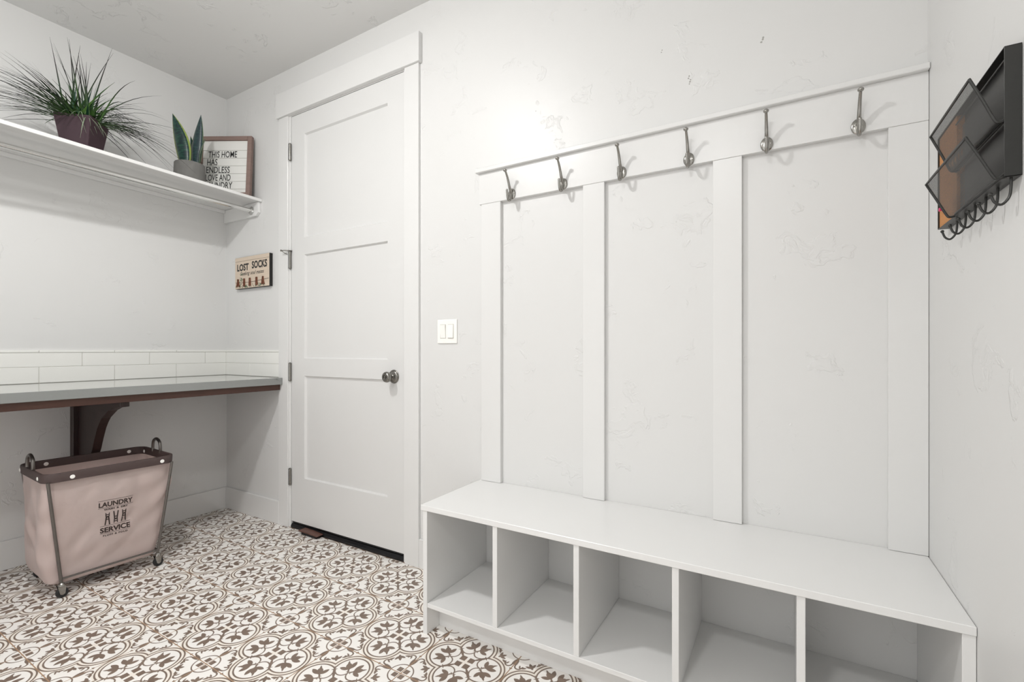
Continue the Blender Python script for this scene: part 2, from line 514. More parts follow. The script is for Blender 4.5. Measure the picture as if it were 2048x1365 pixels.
    L.new(creamf, white.inputs['Factor'])
    fin = N.new('ShaderNodeMix'); fin.data_type = 'RGBA'
    L.new(ink.outputs[0], fin.inputs['Factor']); L.new(white.outputs['Result'], fin.inputs['A']); L.new(brown.outputs['Result'], fin.inputs['B'])
    L.new(fin.outputs['Result'], b.inputs['Base Color'])
    b.inputs['Roughness'].default_value = 0.42
    bp = N.new('ShaderNodeBump'); bp.inputs['Distance'].default_value = 0.0004
    L.new(n3.outputs['Fac'], bp.inputs['Height']); L.new(bp.outputs[0], b.inputs['Normal'])
    return m
M['floortile'] = tile_mat()

# ------------------------------------------------------------------ room shell
def structure(o, kind='structure'):
    o['kind'] = kind
    return o

XL0, XL1 = 0.697, 1.651       # door opening between casings
JX0, JX1 = 0.716, 1.634       # door slab
DZ0, DZ1 = 0.040, 2.500
OX0, OX1, OZ1 = 0.695, 1.655, 2.520   # hole in the wall

floor = structure(box('floor', -0.1, W + 0.1, YF - 0.1, 0.14, -0.12, -0.0009, M['floorgrout'], None, 0))
ceiling = structure(box('ceiling', -0.1, W + 0.1, YF - 0.1, 0.14, H, H + 0.1, M['ceiling'], None, 0))
wall_left = structure(box('wall_left', -0.1, 0, YF, 0.14, -0.0008, H, M['wall'], None, 0))
wall_right = structure(box('wall_right', W, W + 0.1, YF, 0.14, -0.0008, H, M['wall'], None, 0))
bm = bmesh.new()      # unseen wall behind the camera, wide opening added to let in world fill light
add_prism(bm, [(-0.1, -0.003), (0.75, -0.003), (0.75, 2.3), (3.3, 2.3), (3.3, -0.003), (W + 0.1, -0.003), (W + 0.1, H), (-0.1, H)], 'xz', YF - 0.1, YF)
wall_front = structure(meshobj('wall_front', bm, M['wall']))
bm = bmesh.new()
add_prism(bm, [(0, -0.0008), (OX0, -0.0008), (OX0, OZ1), (OX1, OZ1), (OX1, -0.0008), (W, -0.0008), (W, H), (0, H)], 'xz', 0.0, 0.14)
wall_back = structure(meshobj('wall_back', bm, M['wall']))
# dark closure behind the door leaf
structure(box('wall_beyond_door', OX0 - 0.1, OX1 + 0.1, 0.1405, 0.16, -0.003, OZ1 + 0.1, M['rubber'], None, 0))

# floor tiles: real slabs with recessed joints, cut at the walls
TX, TY = 1.898, -0.309
xs = []
i = -7
J = 0.0016
shared = {}
def tile_mesh(x0, x1, y0, y1):
    key = tuple(round(v, 4) for v in (x0, x1, y0, y1))
    if key not in shared:
        bm = bmesh.new()
        add_box(bm, x0, x1, y0, y1, -0.009, 0.0, 0.0009, 1)
        me = bpy.data.meshes.new('floor_tile')
        bm.to_mesh(me); bm.free()
        me.materials.append(M['floortile'])
        shared[key] = me
    return shared[key]
rt = random.Random(3)
for ix in range(-8, 8):
    for iy in range(-11, 2):
        ax0, ax1 = TX + ix * TILE, TX + (ix + 1) * TILE
        ay0, ay1 = TY + iy * TILE, TY + (iy + 1) * TILE
        cx, cy = (ax0 + ax1) / 2, (ay0 + ay1) / 2
        x0, x1 = max(ax0 + J, 0.001), min(ax1 - J, W - 0.001)
        y0, y1 = max(ay0 + J, YF + 0.001), min(ay1 - J, -0.001)
        if x1 - x0 < 0.012 or y1 - y0 < 0.012: continue
        o = bpy.data.objects.new('floor_tile', tile_mesh(x0 - cx, x1 - cx, y0 - cy, y1 - cy))
        o.location = (cx, cy, rt.uniform(-0.0003, 0.0))
        link(o, floor)

# baseboards
def baseboard(name, x0, x1, y0, y1):
    bm = bmesh.new()
    add_box(bm, x0, x1, y0, y1, 0.0, 0.143, 0.002)
    return structure(meshobj(name, bm, M['trim']))
baseboard('baseboard_left', 0.0, 0.014, YF + 0.015, 0)
baseboard('baseboard_back', 0.0145, 0.6065, -0.014, 0)
baseboard('baseboard_back', 1.7455, 2.112, -0.014, 0)
baseboard('baseboard_right', W - 0.014, W, YF + 0.015, -0.42)
baseboard('baseboard_front', 0.0, 0.75, YF, YF + 0.014)

# ------------------------------------------------------------------ door, frame, casing
structure(box('trim_1', 0.607, XL0, -0.014, 0, 0.0, 2.508, M['trim'], None, 0.0015))
structure(box('trim_2', XL1, 1.745, -0.014, 0, 0.0, 2.508, M['trim'], None, 0.0015))
structure(box('trim_3', 0.597, 1.757, -0.026, 0, 2.508, 2.655, M['trim'], None, 0.0015))
bm = bmesh.new()
add_box(bm, OX0 + 0.001, JX0 - 0.003, -0.001, 0.139, 0.0, OZ1 - 0.001)
add_box(bm, JX1 + 0.002, OX1 - 0.001, -0.001, 0.139, 0.0, OZ1 - 0.001)
add_box(bm, JX0 - 0.003, JX1 + 0.002, -0.001, 0.139, DZ1 + 0.003, OZ1 - 0.001)
add_box(bm, JX0 - 0.003, JX0 + 0.010, 0.050, 0.08, 0.03, DZ1 + 0.003)
add_box(bm, JX1 - 0.010, JX1 + 0.002, 0.050, 0.08, 0.03, DZ1 + 0.003)
structure(meshobj('trim_4', bm, M['trim']))

def panel_slab(x0, x1, y0, y1, z0, z1, panels, rec, slope):
    bm = bmesh.new()
    xc = sorted({x0, x1} | {p[0] for p in panels} | {p[1] for p in panels})
    zc = sorted({z0, z1} | {p[2] for p in panels} | {p[3] for p in panels})
    V = {}
    def v(x, y, z):
        k = (round(x, 5), round(y, 5), round(z, 5))
        if k not in V: V[k] = bm.verts.new(k)
        return V[k]
    for i in range(len(xc) - 1):
        for j in range(len(zc) - 1):
            a, b_, c, d = xc[i], xc[i+1], zc[j], zc[j+1]
            if any(abs(p[0]-a) < 1e-6 and abs(p[1]-b_) < 1e-6 and abs(p[2]-c) < 1e-6 and abs(p[3]-d) < 1e-6 for p in panels):
                s = slope
                q = [(a, c), (b_, c), (b_, d), (a, d)]
                r = [(a+s, c+s), (b_-s, c+s), (b_-s, d-s), (a+s, d-s)]
                for k in range(4):
                    k2 = (k+1) % 4
                    bm.faces.new([v(q[k][0], y0, q[k][1]), v(q[k2][0], y0, q[k2][1]), v(r[k2][0], y0+rec, r[k2][1]), v(r[k][0], y0+rec, r[k][1])])
                bm.faces.new([v(p[0], y0+rec, p[1]) for p in r])
            else:
                bm.faces.new([v(a, y0, c), v(b_, y0, c), v(b_, y0, d), v(a, y0, d)])
    # back and sides
    bk = [v(x0, y1, z0), v(x1, y1, z0), v(x1, y1, z1), v(x0, y1, z1)]
    bm.faces.new(bk[::-1])
    bm.faces.new([v(x, y0, z0) for x in xc][::-1] + [bk[0], bk[1]])
    bm.faces.new([v(x, y0, z1) for x in xc] + [bk[2], bk[3]])
    bm.faces.new([v(x0, y0, z) for z in zc] + [bk[3], bk[0]])
    bm.faces.new([v(x1, y0, z) for z in zc][::-1] + [bk[1], bk[2]])
    bmesh.ops.recalc_face_normals(bm, faces=bm.faces[:])
    return bm

PX0, PX1 = 0.836, 1.520
bm = panel_slab(JX0, JX1, 0.001, 0.045, DZ0, DZ1, [(PX0, PX1, 0.311, 0.926), (PX0, PX1, 1.030, 1.651), (PX0, PX1, 1.753, 2.373)], 0.012, 0.007)
door = structure(meshobj('door_1', bm, M['door']))
door['label'] = 'tall white three-panel door with a round satin knob'
box('door_sweep', JX0 + 0.002, JX1 - 0.002, 0.006, 0.044, 0.0285, DZ0 + 0.0005, M['rubber'], door, 0.001)
# threshold
bm = bmesh.new()
add_prism(bm, [(-0.004, 0.0), (-0.004, 0.012), (0.006, 0.024), (0.06, 0.028), (0.12, 0.028), (0.12, 0.0)], 'yz', JX0 - 0.002, JX1 + 0.001)
th = structure(meshobj('threshold', bm, M['bronze']))

# hinges
def hinge(z0, z1, bumper=False):
    x, y, r = 0.7135, -0.0085, 0.0075
    n = 5
    h = (z1 - z0 - 0.012) / n
    bm = bmesh.new()
    for k in range(n):
        a = z0 + 0.008 + k * h
        add_lathe(bm, [(0, a), (r, a), (r, a + h - 0.0008), (r - 0.0008, a + h - 0.0008), (r - 0.0008, a + h)], (x, y, 0), 'z', 14)
    o = meshobj('hinge', bm, M['pewter'], door, smooth=True)
    lathe('hinge_pin', [(0, z0 - 0.006), (0.004, z0 - 0.003), (0.0085, z0 + 0.001), (0.0085, z0 + 0.007), (0, z0 + 0.0075)], (x, y, 0), 'z', M['pewter'], o, 14)
    lathe('hinge_pin', [(0, z1 - 0.005), (0.0085, z1 - 0.005), (0.0085, z1 - 0.001), (0.004, z1 + 0.004), (0, z1 + 0.005)], (x, y, 0), 'z', M['pewter'], o, 14)
    if bumper:
        bm = bmesh.new()
        add_lathe(bm, [(0, z1 + 0.003), (0.013, z1 + 0.003), (0.013, z1 + 0.006), (0, z1 + 0.006)], (x, y, 0), 'z', 16)
        add_tube(bm, [(x, y, z1 + 0.0045), (x - 0.022, y - 0.022, z1 + 0.0045), (x - 0.042, y - 0.03, z1 + 0.004)], 0.003, 8)
        add_tube(bm, [(x - 0.038, y - 0.032, z1 + 0.003), (x - 0.03, y - 0.012, z1 - 0.012), (x - 0.014, y - 0.009, z1 - 0.016)], 0.0022, 8)
        add_lathe(bm, [(0, 0), (0.006, 0), (0.006, 0.005), (0, 0.005)], (x - 0.041, y - 0.034, z1 + 0.004), 'y', 12)
        meshobj('hinge_stop', bm, M['nickel'], o, smooth=True)
hinge(2.235, 2.335)
hinge(1.575, 1.680, True)
hinge(0.893, 1.000)
hinge(0.260, 0.358)

# door knob
KX, KZ = 1.566, 0.943
knob = lathe('door_knob', [(0.010, 0.006), (0.010, 0.026), (0.012, 0.030), (0.019, 0.036), (0.0265, 0.045), (0.028, 0.053), (0.0255, 0.061), (0.020, 0.065), (0.0185, 0.0645), (0.0175, 0.066), (0.012, 0.066), (0.0115, 0.062), (0.007, 0.062), (0.0065, 0.066), (0, 0.0665)], (KX, 0.0015, KZ), '-y', M['pewter'], door, 36)
lathe('rose', [(0.0355, 0.0), (0.0355, 0.003), (0.033, 0.0055), (0.031, 0.0055), (0.029, 0.009), (0.024, 0.0115), (0.0225, 0.0115), (0.020, 0.015), (0.013, 0.016), (0.010, 0.019)], (KX, 0.0012, KZ), '-y', M['pewter'], knob, 36)

# ------------------------------------------------------------------ hook board panelling on the back wall
rail = structure(box('trim_5', 2.112, W - 0.001, -0.019, 0, 1.7408, 1.8813, M['trim'], None, 0.001))
structure(box('trim_6', 2.100, W - 0.001, -0.036, 0, 1.8813, 1.8995, M['trim'], None, 0.002))
BZ = 0.4915
for n, (a, b_) in enumerate([(2.123, 2.225), (2.614, 2.703), (3.096, 3.187), (3.577, W - 0.001)]):
    structure(box('trim_%d' % (7 + n), a, b_, -0.0175, 0, BZ, 1.7405, M['trim'], None, 0.001))

# ------------------------------------------------------------------ backsplash tiles on the walls above the counter
CZ = 0.9095
def wall_tiles(parent, axis, rows, lim, ext):
    for (z0, z1, joints, nm, th_) in rows:
        js = [lim[0]] + sorted(j for j in joints if lim[0] + 0.01 < j < lim[1] - 0.01) + [lim[1]]
        for a, b_ in zip(js[:-1], js[1:]):
            g = 0.0012
            a2 = a + (g if a != lim[0] else 0.0005); b2 = b_ - (g if b_ != lim[1] else 0.0005)
            bm = bmesh.new()
            cz = (z0 + z1) / 2
            if axis == 'left': add_box(bm, 0.0, th_, a2, b2, z0 + 0.001, z1 - 0.0008, 0.0012)
            else: add_box(bm, a2, b2, -th_, 0.0, z0 + 0.001, z1 - 0.0008, 0.0012)
            meshobj(nm, bm, M['walltile'], parent)
YE = -2.45
lowj = [-0.310 - 0.3135 * k for k in range(8)]
upj = [-0.141 - 0.3125 * k for k in range(9)]
wall_tiles(wall_left, 'left', [(CZ + 0.001, 0.993, lowj, 'wall_tile', 0.008), (0.993, 1.0665, upj, 'wall_tile', 0.008), (1.0665, 1.0795, lowj, 'edge_tile', 0.010)], (YE, -0.0085), None)
wall_tiles(wall_back, 'back', [(CZ + 0.001, 0.993, [0.289], 'wall_tile', 0.008), (0.993, 1.0665, [0.126, 0.427], 'wall_tile', 0.008), (1.0665, 1.0795, [0.289], 'edge_tile', 0.010)], (0.0, 0.6065), None)
box('grout_bed', 0.0, 0.0062, YE, 0, CZ + 0.0005, 1.077, M['grout'], wall_left, 0)
box('grout_bed', 0.0, 0.6065, -0.0062, 0, CZ + 0.0005, 1.077, M['grout'], wall_back, 0)

# ------------------------------------------------------------------ folding counter
counter = thing('folding_counter', 'long grey quartz counter with a dark wood apron below the left wall tiles', 'counter', (0.3, -1.2, 0.86))
def rel(o, root):
    """parent keeping world placement (root has location only)"""
    o.parent = root
    o.location = o.location - root.location
    return o
bm = bmesh.new()
add_prism(bm, [(0.001, YE), (0.648, YE), (0.648, -0.015), (0.6062, -0.015), (0.6062, -0.001), (0.001, -0.001)], 'xy', CZ - 0.041, CZ, 0.0015)
rel(meshobj('countertop', bm, M['quartz']), counter)
rel(box('apron', 0.607, 0.627, YE, -0.016, 0.834, CZ - 0.0412, M['walnut'], None, 0.0015), counter)
rel(box('support_board', 0.002, 0.606, YE, -0.1, CZ - 0.0590, CZ - 0.0413, M['walnut'], None, 0.0005), counter)

# corbel under the counter
cb = thing('corbel', 'dark stained curved wooden bracket holding the counter, behind the laundry basket', 'bracket', (0.02, -0.776, 0.4))
Z1c = CZ - 0.0592
pts = [(0.045, 0.49), (0.045, Z1c), (0.560, Z1c), (0.560, 0.806), (0.486, 0.797)] + [(0.43, 0.780), (0.387, 0.757), (0.350, 0.737), (0.319, 0.709), (0.294, 0.680), (0.275, 0.648), (0.260, 0.622), (0.246, 0.595), (0.234, 0.570), (0.214, 0.54), (0.207, 0.49)]
bm = bmesh.new(); add_prism(bm, pts, 'xz', -0.795, -0.757, 0.0015)
rel(meshobj('curved_bracket', bm, M['corbel']), cb)
rel(box('wall_cleat', 0.0015, 0.0445, -0.815, -0.737, 0.30, Z1c, M['corbel'], None, 0.002), cb)

# ------------------------------------------------------------------ shelf, cleats and rod
def zs(y): return 2.049 - y * 0.0206
bm = bmesh.new()
x1s = 0.4134
add_box(bm, 0.001, x1s, YE, -0.001, 0, 0.018, 0.0015)
for v in bm.verts: v.co.z += zs(v.co.y) - 0.018
shelf = meshobj('wall_shelf', bm, M['bench'])
tag(shelf, 'long white wall shelf high on the left wall, carrying plants and a letter board', 'shelf')
bm = bmesh.new(); add_box(bm, 0.0008, 0.019, YE, -0.02, -0.040, -0.0185, 0.001)
for v in bm.verts: v.co.z += zs(v.co.y)
meshobj('back_cleat', bm, M['bench'], shelf)
bm = bmesh.new(); add_prism(bm, [(0.001, 1.945), (0.372, 1.945), (0.398, 1.965), (0.398, zs(0) - 0.0188), (0.001, zs(0) - 0.0188)], 'xz', -0.019, -0.0008, 0.001)
meshobj('end_cleat', bm, M['bench'], shelf)
rod = thing('closet_rod', 'chrome hanging rod running under the white wall shelf', 'closet rod', (0.328, -0.02, 1.983))
def zr(y): return 1.982 + y * -0.006
bm = bmesh.new(); add_tube(bm, [(0.328, -0.021, zr(0)), (0.328, -0.95, zr(-0.95))], 0.0145, 20)
rel(meshobj('outer_tube', bm, M['chrome'], smooth=True), rod)
bm = bmesh.new(); add_tube(bm, [(0.328, -0.95, zr(-0.95)), (0.328, YE, zr(YE))], 0.0125, 20)
rel(meshobj('inner_tube', bm, M['chrome'], smooth=True), rod)
rel(lathe('end_flange', [(0.0, 0.0), (0.027, 0.0), (0.027, 0.003), (0.0185, 0.006), (0.0185, 0.014), (0.0148, 0.014), (0.0148, 0.002)], (0.328, -0.0195, zr(0)), '-y', M['chrome']), rod)

# ------------------------------------------------------------------ bench with cubbies
bench = thing('storage_bench', 'long white painted bench with five open cubbies below the coat hooks', 'bench', (2.89, -0.2, 0.0))
BX0, BX1, BY = 2.114, W - 0.001, -0.408
R = lambda o: rel(o, bench)
R(box('bench_top', BX0 - 0.002, BX1, BY - 0.004, -0.0008, 0.470, 0.4906, M['bench'], None, 0.0015))
R(box('side_panel', 2.120, 2.140, BY, -0.0008, 0.0, 0.4698, M['bench'], None, 0.001))
R(box('side_panel', 3.645, BX1, BY, -0.0008, 0.0, 0.4698, M['bench'], None, 0.001))
R(box('bottom_shelf', 2.1405, 3.6445, BY + 0.001, -0.0008, 0.103, 0.119, M['bench'], None, 0.001))
for a in (2.435, 2.738, 3.038, 3.339):
    R(box('divider', a, a + 0.019, BY + 0.001, -0.0008, 0.1194, 0.4696, M['bench'], None, 0.001))
R(box('toe_kick', 2.1405, 3.6445, -0.335, -0.318, 0.0, 0.1028, M['bench'], None, 0.0005))

# ------------------------------------------------------------------ coat hooks
def make_hook():
    root = thing('coat_hook', '', 'coat hook')
    # local: wall face at y=0, plate centre z=0
    bm = bmesh.new()
    for s in (0,):
        add_lathe(bm, [(0.0, 0.0), (0.0185, 0.0), (0.0185, 0.002), (0.0165, 0.0042), (0.010, 0.0055), (0, 0.006)], (0, 0, 0), '-y', 28)
    for v in bm.verts: v.co.z *= 1.28
    meshobj('plate', bm, M['nickel'], root, smooth=True)
    up = catmull([(0, -0.004, 0.004), (0, -0.013, 0.012), (0, -0.022, 0.026), (0, -0.031, 0.046), (0, -0.042, 0.066), (0, -0.055, 0.082)], 5)
    n = len(up)
    bm = bmesh.new(); add_tube(bm, up, [0.0066 - 0.0026 * i / n for i in range(n)], 12, True)
    pr = meshobj('upper_prong', bm, M['nickel'], root, smooth=True)
    bm = bmesh.new(); bmesh.ops.create_uvsphere(bm, u_segments=16, v_segments=10, radius=0.0084)
    for v in bm.verts: v.co.z *= 0.78; v.co += Vector((0, -0.058, 0.085))
    meshobj('ball_tip', bm, M['nickel'], pr, smooth=True)
    lo = catmull([(0, -0.004, 0.0), (0, -0.010, -0.018), (0, -0.018, -0.031), (0, -0.030, -0.034), (0, -0.038, -0.022), (0, -0.041, -0.006), (0, -0.043, 0.006)], 5)
    n = len(lo)
    bm = bmesh.new(); add_tube(bm, lo, [0.0058 - 0.0012 * i / n for i in range(n)], 12, True)
    bmesh.ops.create_uvsphere(bm, u_segments=12, v_segments=8, radius=0.0049, matrix=Matrix.Translation((0, -0.043, 0.006)))
    meshobj('lower_prong', bm, M['nickel'], root, smooth=True)
    for s in (-1, 1):
        bm = bmesh.new(); add_lathe(bm, [(0.0, 0.0032), (0.0036, 0.0032), (0.0036, 0.0048), (0.0024, 0.0058), (0, 0.0058)], (s * 0.0112, 0, 0.0), '-y', 12)
        meshobj('screw', bm, M['pewter'], root, smooth=True)
    return root
hk = make_hook()
HL = ['satin nickel double coat hook farthest left on the white rail',
      'satin nickel double coat hook second from the left, left of the second batten',
      'satin nickel double coat hook third from the left, just right of the second batten',
      'satin nickel double coat hook third from the right, just left of the third batten',
      'satin nickel double coat hook second from the right, in the widest panel bay',
      'satin nickel double coat hook farthest right, nearest the mesh wall organizer']
for k in range(6):
    h = hk if k == 0 else copy_tree(hk)
    h.location = (2.286 + 0.2437 * k, -0.0192, 1.7605)
    tag(h, HL[k], 'coat hook', 'coat hooks on the white rail')

# ------------------------------------------------------------------ light switch
sw = thing('light_switch', 'white double rocker light switch plate between door casing and hook panelling', 'light switch', (1.917, 0, 1.170))
bm = bmesh.new(); add_box(bm, -0.059, 0.059, -0.006, -0.0003, -0.0575, 0.0575, 0.0025, 2)
meshobj('cover_plate', bm, M['plastic'], sw)
for s, tilt in ((-1, 0.10), (1, -0.04)):
    cx = s * 0.0235
    box('switch_frame', cx - 0.0175, cx + 0.0175, -0.0068, -0.0055, -0.034, 0.034, M['grout'], sw, 0.0003)
    bm = bmesh.new(); add_box(bm, -0.0155, 0.0155, -0.003, 0.003, -0.0315, 0.0315, 0.001)
    bmesh.ops.rotate(bm, verts=bm.verts, cent=(0, 0, 0), matrix=Matrix.Rotation(tilt, 3, 'X'))
    for v in bm.verts: v.co += Vector((cx, -0.0078, 0))
    meshobj('rocker', bm, M['plastic'], sw)
    for zz in (-0.048, 0.048):
        lathe('screw', [(0, 0.0058), (0.0028, 0.0058), (0.0028, 0.0068), (0, 0.0070)], (cx, 0, zz), '-y', M['plastic'], sw, 10)

# ------------------------------------------------------------------ lost socks sign
sg = thing('wall_sign', 'small LOST SOCKS sign with clothes pegs on the wall left of the door', 'sign', (0.336, 0, 1.588))
SX, SZ0, SZ1, SY = 0.190, -0.104, 0.102, -0.022
box('sign_board', -SX, SX, SY, -0.0006, SZ0, SZ1, M['signedge'], sg, 0.0008)
for (a, b_) in ((0.0765, SZ1 - 0.001), (SZ0 + 0.001, 0.0750)):
    box('printed_plank', -SX + 0.0008, SX - 0.0008, SY - 0.0012, SY + 0.0002, a, b_, M['signface'], sg, 0.0003)
def put_text(name, me, loc, mat, parent):
    me.materials.clear(); me.materials.append(mat)
    o = bpy.data.objects.new(name, me); o.location = loc
    return link(o, parent)
FY = SY - 0.0016
put_text('lettering', text_mesh('LOST', 0.044, 0.8, 0.035, width=0.132), (-0.165, FY, 0.014), M['ink'], sg)
put_text('lettering', text_mesh('SOCKS', 0.046, 0.8, 0.035, width=0.165), (0.002, FY, 0.020), M['ink'], sg)
put_text('lettering', text_mesh('Seeking soul mates', 0.025, 0.8, 0.008, width=0.265, shear=0.4), (-0.130, FY, -0.018), M['ink'], sg)
tube('peg_line', [(-0.185, FY - 0.001, -0.062), (-0.09, FY - 0.001, -0.066), (0.02, FY - 0.001, -0.066), (0.10, FY - 0.001, -0.061), (0.185, FY - 0.001, -0.056)], 0.0009, M['ink'], sg, 6)
for k, px in enumerate((-0.150, -0.080, -0.016, 0.058, 0.127)):
    bm = bmesh.new()
    tw = (0.30, 0.05, 0.08, 0.06, 0.24)[k]
    for s in (-1, 1):
        q = [(-0.0035, -0.026), (0.0035, -0.026), (0.0035, 0.026), (-0.0035, 0.026)]
        c, sn = math.cos(s * tw), math.sin(s * tw)
        off = s * (0.0035 + 0.006 * tw)
        add_prism(bm, [(x * c - z * sn + off, x * sn + z * c) for x, z in q], 'xz', -0.007, 0.0)
    add_tube(bm, [(-0.008, -0.008, -0.002), (0.008, -0.008, -0.002)], 0.0018, 6)
    for v in bm.verts: v.co += Vector((px, FY + 0.0002, -0.066))
    meshobj('clothes_peg', bm, M['pinwood'], sg)
bm = bmesh.new()
rl = random.Random(5)
for k in range(60):
    if k < 18: cx, cz = -0.120 + rl.gauss(0, 0.012), -0.045 + rl.gauss(0, 0.014)
    else: cx, cz = rl.uniform(-0.182, 0.15), SZ0 + 0.006 + abs(rl.gauss(0, 0.010))
    a = rl.uniform(0, math.pi); l = rl.uniform(0.004, 0.009)
    q = [(l, 0), (0, l * 0.4), (-l, 0), (0, -l * 0.4)]
    pts = [(cx + x * math.cos(a) - z * math.sin(a), max(SZ0 + 0.002, cz + x * math.sin(a) + z * math.cos(a))) for x, z in q]
    try: add_prism(bm, pts, 'xz', FY - 0.0001 - 0.00001 * k, FY + 0.0003)
    except Exception: pass
o = meshobj('painted_greenery', bm, M['leafprint'], sg); o['kind'] = 'stuff'

# ------------------------------------------------------------------ letter board on the shelf
lbd = thing('letter_board', 'taupe framed letter board reading THIS HOME HAS ENDLESS LOVE AND LAUNDRY in the shelf corner', 'letter board', (0.0, 0.0, 0.0))
A0, A1 = Vector((0.065, -0.209)), Vector((0.364, -0.040))
bw = (A1 - A0).length; ang = math.atan2(A1.y - A0.y, A1.x - A0.x)
bh = 0.398
lbd.location = (A0.x, A0.y, zs(A0.y) + 0.0008)
lbd.rotation_euler = (math.radians(-4.0), 0, ang)
fw = 0.027; fd = 0.026
# local: x along width, y depth (front at -fd), z up
for nm, (a, b_, c, d) in {'frame_stile': (0, fw, 0, bh), 'frame_stile.': (bw - fw, bw, 0, bh), 'frame_rail': (fw, bw - fw, bh - fw, bh), 'frame_rail.': (fw, bw - fw, 0, fw)}.items():
    box(nm.rstrip('.'), a, b_, -fd, 0, c, d, M['frame'], lbd, 0.0015)
box('backing', fw - 0.002, bw - fw + 0.002, -0.008, -0.004, fw - 0.002, bh - fw + 0.002, M['grout'], lbd, 0)
pitch = 0.0510
top = bh - fw
k = 0
z = top
while z > fw + 0.002:
    z0 = max(z - (0.064 if z > top - 0.001 else pitch), fw)
    bm = bmesh.new()
    add_box(bm, fw, bw - fw, -0.0155, -0.0075, z0 + 0.0006, z - 0.0006, 0.0006)
    for v in bm.verts:
        if v.co.y < -0.012: v.co.y -= 0.0015 * (z - v.co.z) / pitch
    meshobj('slat', bm, M['felt'], lbd)
    z -= (0.064 if z > top - 0.001 else pitch)
for row, (txt, wd, xo) in enumerate([('THIS HOME', 0.186, 0.062), ('HAS', 0.066, 0.057), ('ENDLESS', 0.152, 0.053), ('LOVE AND', 0.161, 0.051), ('LAUNDRY', 0.175, 0.050)]):
    zb = top - 0.064 - pitch * (row + 1) + 0.004
    put_text('lettering', text_mesh(txt, 0.0415, 0.5, 0.004, width=wd), (xo, -0.0178, zb), M['ink'], lbd)

# ------------------------------------------------------------------ snake plant
def ribbon(name, mat, path, widths, side, parent, cup=0.25, cols=4):
    """curved leaf: path of centres, half widths, side vector; slight cup"""
    bm = bmesh.new()
    uvl = bm.loops.layers.uv.new('UVMap')
    n = len(path); rows = []
    for i, p in enumerate(path):
        p = Vector(p)
        t = (Vector(path[min(i+1, n-1)]) - Vector(path[max(i-1, 0)])).normalized()
        s = Vector(side); s = (s - t * s.dot(t)).normalized()
        nn = t.cross(s)
        row = []
        for c in range(cols + 1):
            u = c / cols * 2 - 1
            row.append((bm.verts.new(p + s * widths[i] * u + nn * cup * widths[i] * (u * u)), (c / cols, i / (n - 1))))
        rows.append(row)
    for i in range(n - 1):
        for c in range(cols):
            q = [rows[i][c], rows[i][c+1], rows[i+1][c+1], rows[i+1][c]]
            f = bm.faces.new([v for v, _ in q])
            f.smooth = True
            for lp, (_, uv) in zip(f.loops, q): lp[uvl].uv = uv
    bmesh.ops.remove_doubles(bm, verts=bm.verts, dist=1e-6)
    r = bmesh.ops.solidify(bm, geom=bm.faces[:], thickness=min(0.002, max(widths) * 0.3)) if max(widths) > 0.01 else None
    me = bpy.data.meshes.new(name); bm.to_mesh(me); bm.free()
    me.materials.append(mat)
    o = bpy.data.objects.new(name, me)
    return link(o, parent)

sp = thing('snake_plant', 'potted snake plant in a round grey concrete pot beside the letter board', 'potted plant', (0.281, -0.361, zs(-0.361) + 0.0005))
PR = 0.078
lathe('pot', [(0, 0), (PR - 0.010, 0), (PR - 0.003, 0.004), (PR, 0.014), (PR + 0.001, 0.06), (PR - 0.001, 0.115), (PR - 0.004, 0.119), (PR - 0.009, 0.119), (PR - 0.012, 0.114), (PR - 0.014, 0.10), (0, 0.10)], (0, 0, 0), 'z', M['concrete'], sp, 40)
lathe('soil', [(0, 0.106), (PR - 0.03, 0.106), (PR - 0.0125, 0.103)], (0, 0, 0), 'z', M['soil'], sp, 24)
rdir = Vector((math.cos(0.5319), math.sin(0.5319), 0)); fdir = Vector((-math.sin(0.5319), math.cos(0.5319), 0))
def sleaf(base, mid, tip, w, mat, sidev):
    pts = catmull([base, mid, tip], 7)
    n = len(pts)
    ws = []
    for i in range(n):
        t = i / (n - 1)
        if t < 0.45: ww = w * (0.60 + 0.40 * math.sin(t / 0.45 * math.pi / 2))
        else: ww = w * (1 - ((t - 0.45) / 0.55) ** 1.9)
        ws.append(max(ww, 0.0006))
    return ribbon('leaf', mat, pts, ws, sidev, sp, cup=0.35)
V3 = lambda r, f, z: tuple(rdir * r + fdir * f + Vector((0, 0, z)))
sleaf(V3(-0.018, -0.02, 0.10), V3(-0.038, -0.025, 0.24), V3(-0.080, -0.03, 0.405), 0.045, M['snakeleaf'], rdir)
sleaf(V3(0.030, 0.0, 0.10), V3(0.038, 0.0, 0.24), V3(0.066, 0.0, 0.412), 0.034, M['snakeleaf_dark'], rdir)
sleaf(V3(0.008, 0.02, 0.10), V3(0.014, 0.03, 0.24), V3(0.040, 0.04, 0.392), 0.036, M['snakeleaf_dark'], rdir)
sleaf(V3(-0.002, 0.035, 0.10), V3(-0.008, 0.04, 0.20), V3(-0.030, 0.05, 0.31), 0.020, M['snakeleaf'], rdir)
sleaf(V3(0.050, -0.005, 0.10), V3(0.062, -0.01, 0.19), V3(0.098, -0.01, 0.268), 0.017, M['snakeleaf_dark'], rdir * 0.6 - fdir * 0.8)

